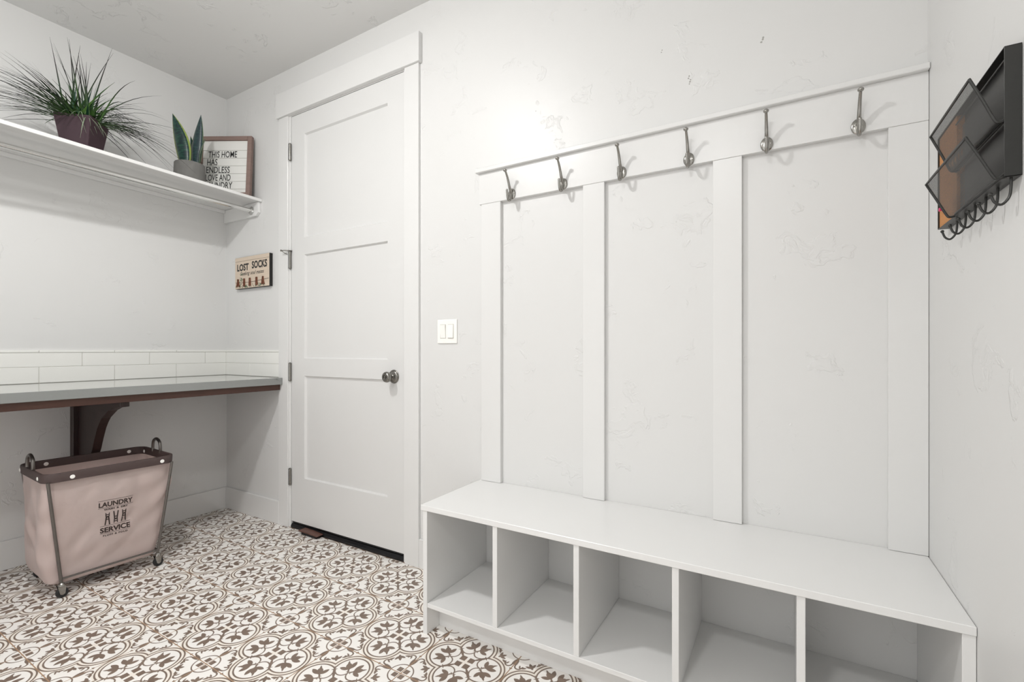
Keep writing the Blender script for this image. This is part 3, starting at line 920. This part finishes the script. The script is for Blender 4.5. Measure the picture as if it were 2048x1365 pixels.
# ------------------------------------------------------------------ grass plant in plum pot
GPX, GPY = 0.252, -0.842
gp = thing('potted_grass', 'bushy artificial grass in a square tapered plum pot on the shelf', 'potted plant', (GPX, GPY, zs(GPY) + 0.0012), math.radians(45))
GZ = 0.170
hb, ht = 0.055, 0.0775
bm = bmesh.new()
q0 = [bm.verts.new((s * hb, t * hb, 0)) for s, t in ((-1,-1),(1,-1),(1,1),(-1,1))]
q1 = [bm.verts.new((s * ht, t * ht, GZ)) for s, t in ((-1,-1),(1,-1),(1,1),(-1,1))]
q2 = [bm.verts.new((s * (ht - 0.006), t * (ht - 0.006), GZ)) for s, t in ((-1,-1),(1,-1),(1,1),(-1,1))]
q3 = [bm.verts.new((s * (ht - 0.010), t * (ht - 0.010), GZ - 0.02)) for s, t in ((-1,-1),(1,-1),(1,1),(-1,1))]
bm.faces.new(q0[::-1]); bm.faces.new(q3)
for a, b_ in ((q0, q1), (q1, q2), (q2, q3)):
    for i in range(4): bm.faces.new([a[i], a[(i+1) % 4], b_[(i+1) % 4], b_[i]])
bmesh.ops.recalc_face_normals(bm, faces=bm.faces[:])
bmesh.ops.bevel(bm, geom=[e for e in bm.edges if abs(e.verts[0].co.z - e.verts[1].co.z) > 0.1], offset=0.002, segments=2, affect='EDGES')
meshobj('pot', bm, M['pot'], gp)
box('soil', -ht + 0.012, ht - 0.012, -ht + 0.012, ht - 0.012, GZ - 0.019, GZ - 0.012, M['soil'], gp, 0)
rg = random.Random(21)
inv = Matrix.Rotation(-math.radians(45), 3, 'Z')
def blade(base, d, length, rise, droop, w, mat):
    """base world-offset from the root, d horizontal direction"""
    pts = []
    n = 9
    for i in range(n):
        t = i / (n - 1)
        h = length * t
        horiz = h * math.cos(rise) * (1 + 0.15 * t)
        vert = h * math.sin(rise) - droop * length * t ** 2.2
        p = base + d * horiz + Vector((0, 0, vert))
        # keep clear of the wall behind
        wx = p.x + GPX
        if wx < 0.012: p.x = 0.012 - GPX + 0.01 * (0.012 - wx)
        wyy = p.y + GPY
        fl = zs(wyy) + 0.004 - gp.location.z
        if wx < x1s + 0.006 and p.z < fl: p.z = fl
        pts.append(inv @ p)
    side = inv @ Vector((-d.y, d.x, 0))
    ws = [w * (0.75 if i == 0 else 1.0) * max(0.08, 1 - (i / (n - 1)) ** 2.0) for i in range(n)]
    return ribbon('blade', mat, pts, ws, side, gp, cup=0.5, cols=1)
# image-plane style fan: mostly sideways sprays, some upright
for k in range(296):
    r = rg.random()
    bx, by = rg.uniform(-0.05, 0.05), rg.uniform(-0.05, 0.05)
    base = Vector((bx, by, GZ - 0.016))
    if r < 0.10:      # tall upright
        az = rg.uniform(0, 2 * math.pi); rise = math.radians(rg.uniform(58, 84)); L_ = rg.uniform(0.28, 0.42); dr = rg.uniform(0.0, 0.15); mt = M['grass'][rg.choice([0, 1, 2])]; w = 0.0037
    elif r < 0.66:    # long side sprays
        sgn = -1 if rg.random() < 0.5 else 1
        az0 = math.pi / 2 * sgn                      # along -y / +y
        az = az0 + rg.gauss(0, 0.42)
        rise = math.radians(rg.uniform(16, 68) if sgn > 0 else rg.uniform(4, 50)); L_ = rg.uniform(0.28, 0.42); dr = rg.uniform(0.15, 0.60) + (0.12 if sgn > 0 else 0); mt = M['grass'][rg.choice([0, 0, 1, 1, 2])]; w = 0.0037
    elif r < 0.96:    # short dense core
        az = rg.uniform(0, 2 * math.pi); rise = math.radians(rg.uniform(25, 80)); L_ = rg.uniform(0.13, 0.27); dr = rg.uniform(0.1, 0.5); mt = M['grass'][rg.choice([3, 3, 4, 4, 4, 0])]; w = 0.0056
    else:             # pale curled ones
        az = rg.uniform(-0.9, 0.9); rise = math.radians(rg.uniform(20, 50)); L_ = rg.uniform(0.12, 0.20); dr = rg.uniform(0.8, 1.2); mt = M['grass'][5]; w = 0.0020
    d = Vector((math.cos(az), math.sin(az), 0))
    base += d * 0.012
    blade(base, d, L_, rise, dr, w, mt)

# ------------------------------------------------------------------ laundry basket
bk = thing('laundry_basket', 'pink canvas rolling laundry basket printed LAUNDRY SERVICE under the counter', 'laundry basket', (0.424, -0.828, 0), math.radians(-2.4))
TXF, TXB, TYH, TZ = 0.203, -0.186, 0.240, 0.546      # rim
BXF, BXB, BYH, BZL = 0.172, -0.168, 0.178, 0.070      # casters
def rrect(x0, x1, y0, y1, r, n=6):
    pts = []
    for cx, cy, a in ((x1 - r, y0 + r, -90), (x1 - r, y1 - r, 0), (x0 + r, y1 - r, 90), (x0 + r, y0 + r, 180)):
        for i in range(n + 1):
            t = math.radians(a + 90 * i / n)
            pts.append((cx + r * math.cos(t), cy + r * math.sin(t)))
    return pts
def dens(pts, m=1):
    """evenly resample closed polyline"""
    P = [Vector(p) for p in pts]; P.append(P[0])
    L_ = [0]
    for a, b_ in zip(P[:-1], P[1:]): L_.append(L_[-1] + (b_ - a).length)
    out = []
    for k in range(m):
        s = L_[-1] * k / m
        i = max(j for j in range(len(L_)) if L_[j] <= s + 1e-12)
        i = min(i, len(P) - 2)
        t = (s - L_[i]) / max(L_[i+1] - L_[i], 1e-9)
        out.append(P[i].lerp(P[i+1], t))
    return out
NS = 120
def bag_ring(t, inner=0.0):
    """t=0 bottom, 1 top"""
    bulge = math.sin(math.pi * min(1, max(0, t))) ** 0.7
    low = (1 - t) ** 2
    x1 = BXF - 0.012 + (TXF - BXF) * t + 0.004 * bulge - inner
    x0 = BXB + (0.006 if t < 0.85 else 0.006 * (1 - t) / 0.15) + (TXB - BXB) * t + inner
    yh = BYH + (TYH - BYH) * t - inner
    yb = 0.040 * bulge
    r = 0.03 + 0.03 * bulge
    if t > 0.8: r = r + (0.045 - r) * (t - 0.8) / 0.2
    ylo = -(0.236 - 0.018 * (1 - t) ** 9 + 0.006 * bulge) + inner
    return dens(rrect(x0, x1, ylo, yh + yb * 0.45, r), NS)
rows = 40
def bag_point(ti, k, inner=0.0):
    t = ti
    p = bag_ring(t, inner)[k]
    z = 0.062 + (TZ - 0.062) * t
    return p, z
bm = bmesh.new()
rings = []
for i in range(rows + 1):
    t = i / rows
    z = 0.066 + (TZ - 0.012 - 0.066) * t
    ring = []
    for k, p in enumerate(bag_ring(t)):
        c = Vector((0, 0))
        q = Vector((p.x, p.y, z))
        nd = Vector((p.x * 1.2, p.y, 0)).normalized()
        f = noise.noise(Vector((p.x * 7, p.y * 7, z * 4 + 3))) * 0.022 + noise.noise(Vector((p.x * 16 + z * 9, p.y * 16 - z * 7, z * 5))) * 0.018
        f += 0.007 * math.sin(p.y * 60 + z * 26) * max(0, t - 0.75) * 4 * 0.6
        amp = math.sin(math.pi * min(1, t * 0.94 + 0.03)) * min(1, (1 - t) / 0.2 + 0.05)
        q += nd * f * amp
        if p.x < BXB + 0.03: q.x = max(q.x, BXB + (TXB - BXB) * t + (0.006 if t < 0.85 else 0.006 * (1 - t) / 0.15))
        if p.x > BXF - 0.03: q.x = min(q.x, BXF + (TXF - BXF) * t - 0.004)
        if t > 0.8: q -= nd * 0.0015 * min(1, (t - 0.8) / 0.12)
        ring.append(bm.verts.new(q))
    rings.append(ring)
for i in range(rows):
    for k in range(NS):
        bm.faces.new([rings[i][k], rings[i][(k+1) % NS], rings[i+1][(k+1) % NS], rings[i+1][k]])
# bottom: soft sag
prev = rings[0]
for s, dz in ((0.94, -0.010), (0.8, -0.018), (0.5, -0.022)):
    cur = [bm.verts.new((v.co.x * s + 0.01 * (1 - s), v.co.y * s, 0.066 + dz)) for v in rings[0]]
    for k in range(NS): bm.faces.new([cur[k], cur[(k+1) % NS], prev[(k+1) % NS], prev[k]])
    prev = cur
bm.faces.new(prev[::-1])
bmesh.ops.solidify(bm, geom=bm.faces[:], thickness=0.0012)
bag = meshobj('canvas_bag', bm, M['bag'], bk, smooth=True)
# rim band (outside + folded over inside)
bm = bmesh.new()
prof = [(0.003, -0.034), (0.0042, -0.018), (0.005, 0.0), (0.003, 0.004), (-0.002, 0.005), (-0.006, 0.003), (-0.007, -0.006), (-0.0060, -0.034)]
base = rrect(TXB, TXF, -TYH, TYH, 0.045, 8)
rim_out = []
for off, dz in prof:
    rim_out.append([bm.verts.new((p[0], p[1], TZ + dz)) for p in rrect(TXB - off, TXF + off, -TYH - off, TYH + off, 0.045 + off, 8)])
for a, b_ in zip(rim_out[:-1], rim_out[1:]):
    n = len(a)
    for k in range(n): bm.faces.new([a[k], a[(k+1) % n], b_[(k+1) % n], b_[k]])
bmesh.ops.recalc_face_normals(bm, faces=bm.faces[:])
meshobj('rim_band', bm, M['band'], bk, smooth=True)
# snaps
def snap(p, axis):
    lathe('snap_button', [(0, 0), (0.0088, 0), (0.0088, 0.0012), (0.006, 0.0028), (0.003, 0.0022), (0, 0.0022)], p, axis, M['plastic'], bk, 18)
snap((TXF + 0.0038, -0.150, TZ - 0.019), 'x'); snap((TXF + 0.0038, 0.185, TZ - 0.019), 'x')
snap((TXB + 0.0065, -0.150, TZ - 0.015), 'x'); snap((TXB + 0.0065, 0.175, TZ - 0.015), 'x')
# outer snaps on the short ends
for xx in (-0.15, 0.13):
    lathe('snap_button', [(0, 0), (0.0088, 0), (0.0088, 0.0012), (0.006, 0.0028), (0.003, 0.0022), (0, 0.0022)], (xx, -TYH - 0.0038, TZ - 0.019), '-y', M['plastic'], bk, 18)
    lathe('snap_button', [(0, 0), (0.0088, 0), (0.0088, 0.0012), (0.006, 0.0028), (0.003, 0.0022), (0, 0.0022)], (xx, TYH - 0.0072, TZ - 0.020), '-y', M['plastic'], bk, 18)
# handles
for s in (-1, 1):
    y = s * (TYH - 0.004)
    cx = -0.022 if s < 0 else 0.0
    pts = catmull([(cx - 0.044, y, TZ - 0.008), (cx - 0.046, y, TZ + 0.020), (cx - 0.036, y, TZ + 0.050), (cx, y, TZ + 0.064), (cx + 0.036, y, TZ + 0.050), (cx + 0.046, y, TZ + 0.020), (cx + 0.044, y, TZ - 0.008)], 5)
    tube('handle', pts, 0.0072, M['frametube'], bk, 10)
# legs, bars, casters
for sx, bx, tx in ((1, BXF, TXF + 0.001), (-1, BXB - 0.002, TXB - 0.005)):
    for sy in (-1, 1):
        tube('leg', [(bx, sy * BYH, BZL - 0.006), (tx, sy * (TYH - 0.012), TZ - 0.030)], 0.0062, M['frametube'], bk, 10)
e = BZL + 0.012
tube('base_rod', [(BXF + 0.001, -BYH, e), (BXF + 0.001, BYH, e)], 0.0045, M['frametube'], bk, 8)
tube('base_rod', [(BXB, -BYH, e), (BXB, BYH, e)], 0.0045, M['frametube'], bk, 8)
tube('base_rod', [(BXB, -BYH, e), (BXF, -BYH, e)], 0.0045, M['frametube'], bk, 8)
tube('base_rod', [(BXB, BYH, e), (BXF, BYH, e)], 0.0045, M['frametube'], bk, 8)
for sx, bx in ((1, BXF), (-1, BXB)):
    for sy in (-1, 1):
        y = sy * BYH
        bm = bmesh.new()
        add_lathe(bm, [(0, 0.050), (0.011, 0.050), (0.013, 0.053), (0.011, 0.056), (0.012, 0.060), (0.008, 0.064), (0, 0.064)], (bx, y, 0), 'z', 16)
        for t in (-1, 1):
            add_prism(bm, [(y - 0.014, 0.052), (y + 0.014, 0.052), (y + 0.010, 0.018), (y + 0.002, 0.014), (y - 0.006, 0.018)], 'yz', bx + t * 0.0115 - 0.0008, bx + t * 0.0115 + 0.0008)
        cs = meshobj('caster', bm, M['nickel'], bk, smooth=False)
        lathe('wheel', [(0, -0.009), (0.016, -0.009), (0.021, -0.006), (0.0222, 0.0), (0.021, 0.006), (0.016, 0.009), (0, 0.009)], (bx, y + 0.002, 0.0223), 'x', M['rubber'], cs, 22)

# print on the front of the bag: flat text wrapped on to the canvas
from mathutils.bvhtree import BVHTree
bpy.context.view_layer.update()
bagbvh = BVHTree.FromPolygons([v.co.copy() for v in bag.data.vertices], [tuple(p.vertices) for p in bag.data.polygons])
def wrap(me, yc, zc, sl=-0.03):
    """x of the text -> +y of the basket, z stays; pushed on to the bag front"""
    for v in me.vertices:
        y = yc + v.co.x; z = zc + v.co.z + sl * v.co.x
        hit = bagbvh.ray_cast(Vector((0.4, y, z)), Vector((-1, 0, 0)))
        x = hit[0].x if hit[0] else TXF
        v.co = Vector((x + 0.0010, y, z))
    return me
def subdiv(me):
    bm = bmesh.new(); bm.from_mesh(me)
    bmesh.ops.triangulate(bm, faces=bm.faces[:])
    bmesh.ops.subdivide_edges(bm, edges=[e for e in bm.edges if e.calc_length() > 0.012], cuts=2)
    bm.to_mesh(me); bm.free(); return me
YC = 0.008
def printed(name, me, zc, yc=YC):
    me = wrap(subdiv(me), yc, zc)
    me.materials.clear(); me.materials.append(M['print'])
    # lettering normals must face out
    o = bpy.data.objects.new(name, me)
    return link(o, bag)
def rectmesh(w, h):
    me = bpy.data.meshes.new('r')
    bm = bmesh.new()
    n = 16
    a = [bm.verts.new((-w/2 + w*i/n, 0, 0)) for i in range(n+1)]; b_ = [bm.verts.new((-w/2 + w*i/n, 0, h)) for i in range(n+1)]
    for i in range(n): bm.faces.new([a[i], a[i+1], b_[i+1], b_[i]])
    bm.to_mesh(me); bm.free(); return me
def pegmesh(flip):
    bm = bmesh.new()
    def poly(ps):
        bm.faces.new([bm.verts.new((x, 0, z if not flip else -z)) for x, z in ps])
    for s in (-1, 1):
        poly([(s*0.001, 0.012), (s*0.0065, 0.012), (s*0.0105, -0.029), (s*0.0060, -0.029)])
        poly([(s*0.0035, 0.010), (s*0.0075, 0.010), (s*0.0080, 0.029), (s*0.0045, 0.026)])
    poly([(-0.006, 0.012), (0.006, 0.012), (0.005, 0.006), (-0.005, 0.006)])
    poly([(-0.005, -0.001), (0.005, -0.001), (0.006, -0.005), (-0.006, -0.005)])
    poly([(-0.0065, 0.021), (0.0065, 0.021), (0.006, 0.017), (-0.006, 0.017)])
    me = bpy.data.meshes.new('p'); bm.to_mesh(me); bm.free(); return me
printed('print_line', rectmesh(0.132, 0.0014), 0.385)
printed('lettering', text_mesh('LAUNDRY', 0.0215, 1, 0.035, 'CENTER', width=0.128), 0.357)
printed('print_line', rectmesh(0.132, 0.0014), 0.351)
printed('lettering', text_mesh('WASH  &  DRY', 0.0082, 1, 0.04, 'CENTER', width=0.090), 0.3395)
for k, dy in enumerate((-0.031, 0.0, 0.031)):
    printed('peg_print', pegmesh(k == 1), 0.300, YC + dy)
printed('print_line', rectmesh(0.114, 0.0014), 0.266)
printed('lettering', text_mesh('SERVICE', 0.0225, 1, 0.035, 'CENTER', width=0.114), 0.237)
printed('print_line', rectmesh(0.114, 0.0014), 0.231)
printed('lettering', text_mesh('FLUFF & FOLD', 0.0078, 1, 0.04, 'CENTER', space=1.3, width=0.092), 0.2180)

# ------------------------------------------------------------------ wall organizer on the right wall
og = thing('wall_organizer', 'black metal mesh file organizer with cork strip and key hooks on the right wall', 'wall organizer', (W, -0.42, 1.50))
ON, OFR = -0.633, -0.213      # near / far y
OZ0, OZ1_ = 1.386, 1.615
XF = 3.646
RO = lambda o: rel(o, og)
t = 0.0016
for nm, a in {'near_side': (XF, W - 0.0006, ON, ON + t, OZ0, OZ1_), 'far_side': (XF, W - 0.0006, OFR - t, OFR, OZ0, OZ1_), 'top_side': (XF, W - 0.0006, ON, OFR, OZ1_ - t, OZ1_), 'bottom_side': (XF, W - 0.0006, ON, OFR, OZ0, OZ0 + t)}.items():
    RO(box(nm, *a, M['black'], None, 0.0004))
RO(box('back_panel', W - 0.006, W - 0.0010, ON + t, -0.3525, OZ0 + t, OZ1_ - t, M['black'], None, 0))
RO(box('cork_strip', XF + 0.0035, W - 0.0010, -0.352, OFR - t, OZ0 + t, OZ1_ - t, M['cork'], None, 0.0005))
ZM = 1.488
RO(tube('cross_bar', [(XF + 0.002, ON + t, ZM), (XF + 0.002, -0.350, ZM)], 0.003, M['black'], None, 8))
RO(tube('cross_bar', [(XF + 0.002, ON + t, OZ0 + 0.006), (XF + 0.002, -0.350, OZ0 + 0.006)], 0.0028, M['black'], None, 8))
RO(tube('cross_bar', [(XF + 0.003, ON + t, 1.594), (XF + 0.003, -0.350, 1.594)], 0.0018, M['black'], None, 8))
RO(tube('upright_wire', [(XF + 0.003, ON + 0.006, OZ0 + 0.006), (XF + 0.003, ON + 0.006, 1.594)], 0.0018, M['black'], None, 8))
def mesh_sheet(name, P, mat, parent):
    """P: grid[r][c] of points; uv in metres"""
    bm = bmesh.new(); uvl = bm.loops.layers.uv.new('UVMap')
    V = [[bm.verts.new(p) for p in row] for row in P]
    vlen = [0.0]
    for a, b_ in zip(P[:-1], P[1:]): vlen.append(vlen[-1] + (Vector(b_[0]) - Vector(a[0])).length)
    ul = [0.0]
    mid = P[len(P)//2]
    for a, b_ in zip(mid[:-1], mid[1:]): ul.append(ul[-1] + (Vector(b_) - Vector(a)).length)
    for i in range(len(P) - 1):
        for j in range(len(P[0]) - 1):
            f = bm.faces.new([V[i][j], V[i][j+1], V[i+1][j+1], V[i+1][j]]); f.smooth = True
            for lp, (a, b_) in zip(f.loops, ((i, j), (i, j+1), (i+1, j+1), (i+1, j))): lp[uvl].uv = (ul[b_], vlen[a])
    me = bpy.data.meshes.new(name); bm.to_mesh(me); bm.free(); me.materials.append(mat)
    return link(bpy.data.objects.new(name, me), parent)
def pocket(zb, zt, xt, xb, yn, yf, rec):
    # profile from top edge down to the frame: list (x,z)
    prof = catmull([(xt, 0, zt), (xt + (xb - xt) * 0.5, 0, zt + (zb - zt) * 0.52), (xb - 0.004, 0, zb + 0.004), (xb + 0.002, 0, zb - 0.003), (XF + 0.004, 0, zb - 0.001)], 4)
    prof = [(p.x, p.z) for p in prof]
    n = len(prof)
    def inset(i):   # rounded lower corners
        s = i / (n - 1)
        return 0.0
    grid = [[(x, yn + (yf - yn) * c / 8, z) for c in range(9)] for x, z in prof]
    pk = mesh_sheet('mesh_pocket', grid, M['mesh'], None)
    rel(pk, og)
    r = 0.0026
    rim = [(x, yn, z) for x, z in prof[::-1]] + [(xt, yn + (yf - yn) * k / 6, zt) for k in range(1, 6)] + [(x, yf, z) for x, z in prof]
    # soften the two top corners
    bm = bmesh.new(); add_tube(bm, rim, r, 8)
    o = meshobj('pocket_rim', bm, M['black'], pk, smooth=True)
    # back mesh of the compartment
    g2 = [[(W - 0.014, yn + 0.004 + (yf - yn - 0.008) * c / 4, zb + (zt - zb + 0.012) * k / 3) for c in range(5)] for k in range(4)]
    rel(mesh_sheet('back_mesh', g2, M['mesh'], None), og)
    return pk
pocket(ZM, 1.5715, 3.602, 3.638, ON + 0.004, -0.365, 0)
pocket(OZ0 + 0.003, 1.4675, 3.597, 3.636, ON + 0.004, -0.350, 0)
# key hooks
for k in range(6):
    y = -0.622 + 0.0605 * k
    pts = catmull([(3.658, y, OZ0 + 0.004), (3.6575, y, OZ0 - 0.018), (3.655, y, OZ0 - 0.034), (3.646, y, OZ0 - 0.045), (3.637, y, OZ0 - 0.040), (3.632, y, OZ0 - 0.027)], 5)
    h = RO(tube('key_hook', pts, 0.0022, M['black'], None, 8))
    bm = bmesh.new(); bmesh.ops.create_uvsphere(bm, u_segments=10, v_segments=8, radius=0.0036, matrix=Matrix.Translation((3.6318, y, OZ0 - 0.0255)))
    meshobj('ball_tip', bm, M['black'], h, smooth=True)
pp = lathe('push_pin', [(0, -0.002), (0.0006, -0.002), (0.0006, 0.002), (0.0050, 0.002), (0.0050, 0.004), (0.003, 0.0045), (0.003, 0.007), (0.0048, 0.008), (0.0042, 0.0095), (0, 0.010)], (XF + 0.0040, -0.250, 1.428), '-x', M['pink'], None, 14)
tag(pp, 'bright pink push pin stuck in the cork strip of the mesh organizer', 'push pin')

# ------------------------------------------------------------------ door wedge on the floor
dw = thing('door_wedge', 'small reddish-brown door wedge on the tiles in front of the white door', 'doorstop', (0.93, -0.028, 0.0))
bm = bmesh.new()
add_prism(bm, [(-0.085, 0.020), (-0.070, 0.027), (0.0, 0.026), (0.088, 0.020), (0.086, 0.015), (0.0, 0.019), (-0.072, 0.019)], 'xz', -0.022, 0.022, 0.001)
meshobj('top_flap', bm, M['leather'], dw)
bm = bmesh.new()
add_prism(bm, [(-0.060, 0.0), (-0.062, 0.010), (-0.02, 0.018), (0.06, 0.015), (0.075, 0.006), (0.07, 0.0)], 'xz', -0.014, 0.018, 0.001)
meshobj('base_pad', bm, M['rubber'], dw)

# ------------------------------------------------------------------ ceiling lamps (above the frame)
for (x, y) in ((LX, LY), (LX2, LY2)):
    cl = thing('ceiling_light', 'round flush ceiling light ' + ('over the middle of the room' if x == LX else 'near the front wall'), 'ceiling light', (x, y, H))
    lathe('light_frame', [(0.150, 0.0), (0.150, -0.040), (0.135, -0.050), (0.112, -0.052), (0.112, -0.047), (0.13, -0.045), (0.13, 0.0)], (0, 0, -0.0005), 'z', M['nickel'], cl, 36)
    m, nt, b = new_mat('lamp_diffuser')
    b.inputs['Base Color'].default_value = (0.9, 0.9, 0.9, 1)
    b.inputs['Emission Color'].default_value = (1, 0.98, 0.95, 1)
    b.inputs['Emission Strength'].default_value = 4.0
    lathe('diffuser', [(0, -0.046), (0.128, -0.044), (0.128, -0.040), (0, -0.040)], (0, 0, -0.0005), 'z', m, cl, 36)

# ------------------------------------------------------------------ small dents and scuffs in the wall
rs = random.Random(11)
for (x, z, n, s) in ((3.247, 2.125, 3, 0.007), (2.917, 2.193, 2, 0.005), (3.017, 2.058, 5, 0.006), (2.391, 2.107, 1, 0.005)):
    bm = bmesh.new()
    for k in range(n):
        cx, cz = x + rs.gauss(0, 0.0025), z + (k - n / 2) * 0.007
        q = [(cx + s * (0.35 + 0.3 * rs.random()) * math.cos(a), cz + s * 0.5 * (0.6 + 0.6 * rs.random()) * math.sin(a)) for a in (0, 1.05, 2.1, 3.14, 4.2, 5.25)]
        add_prism(bm, q, 'xz', -0.0004, 0.0004)
    meshobj('scuff_mark', bm, M['scuff'], wall_back)
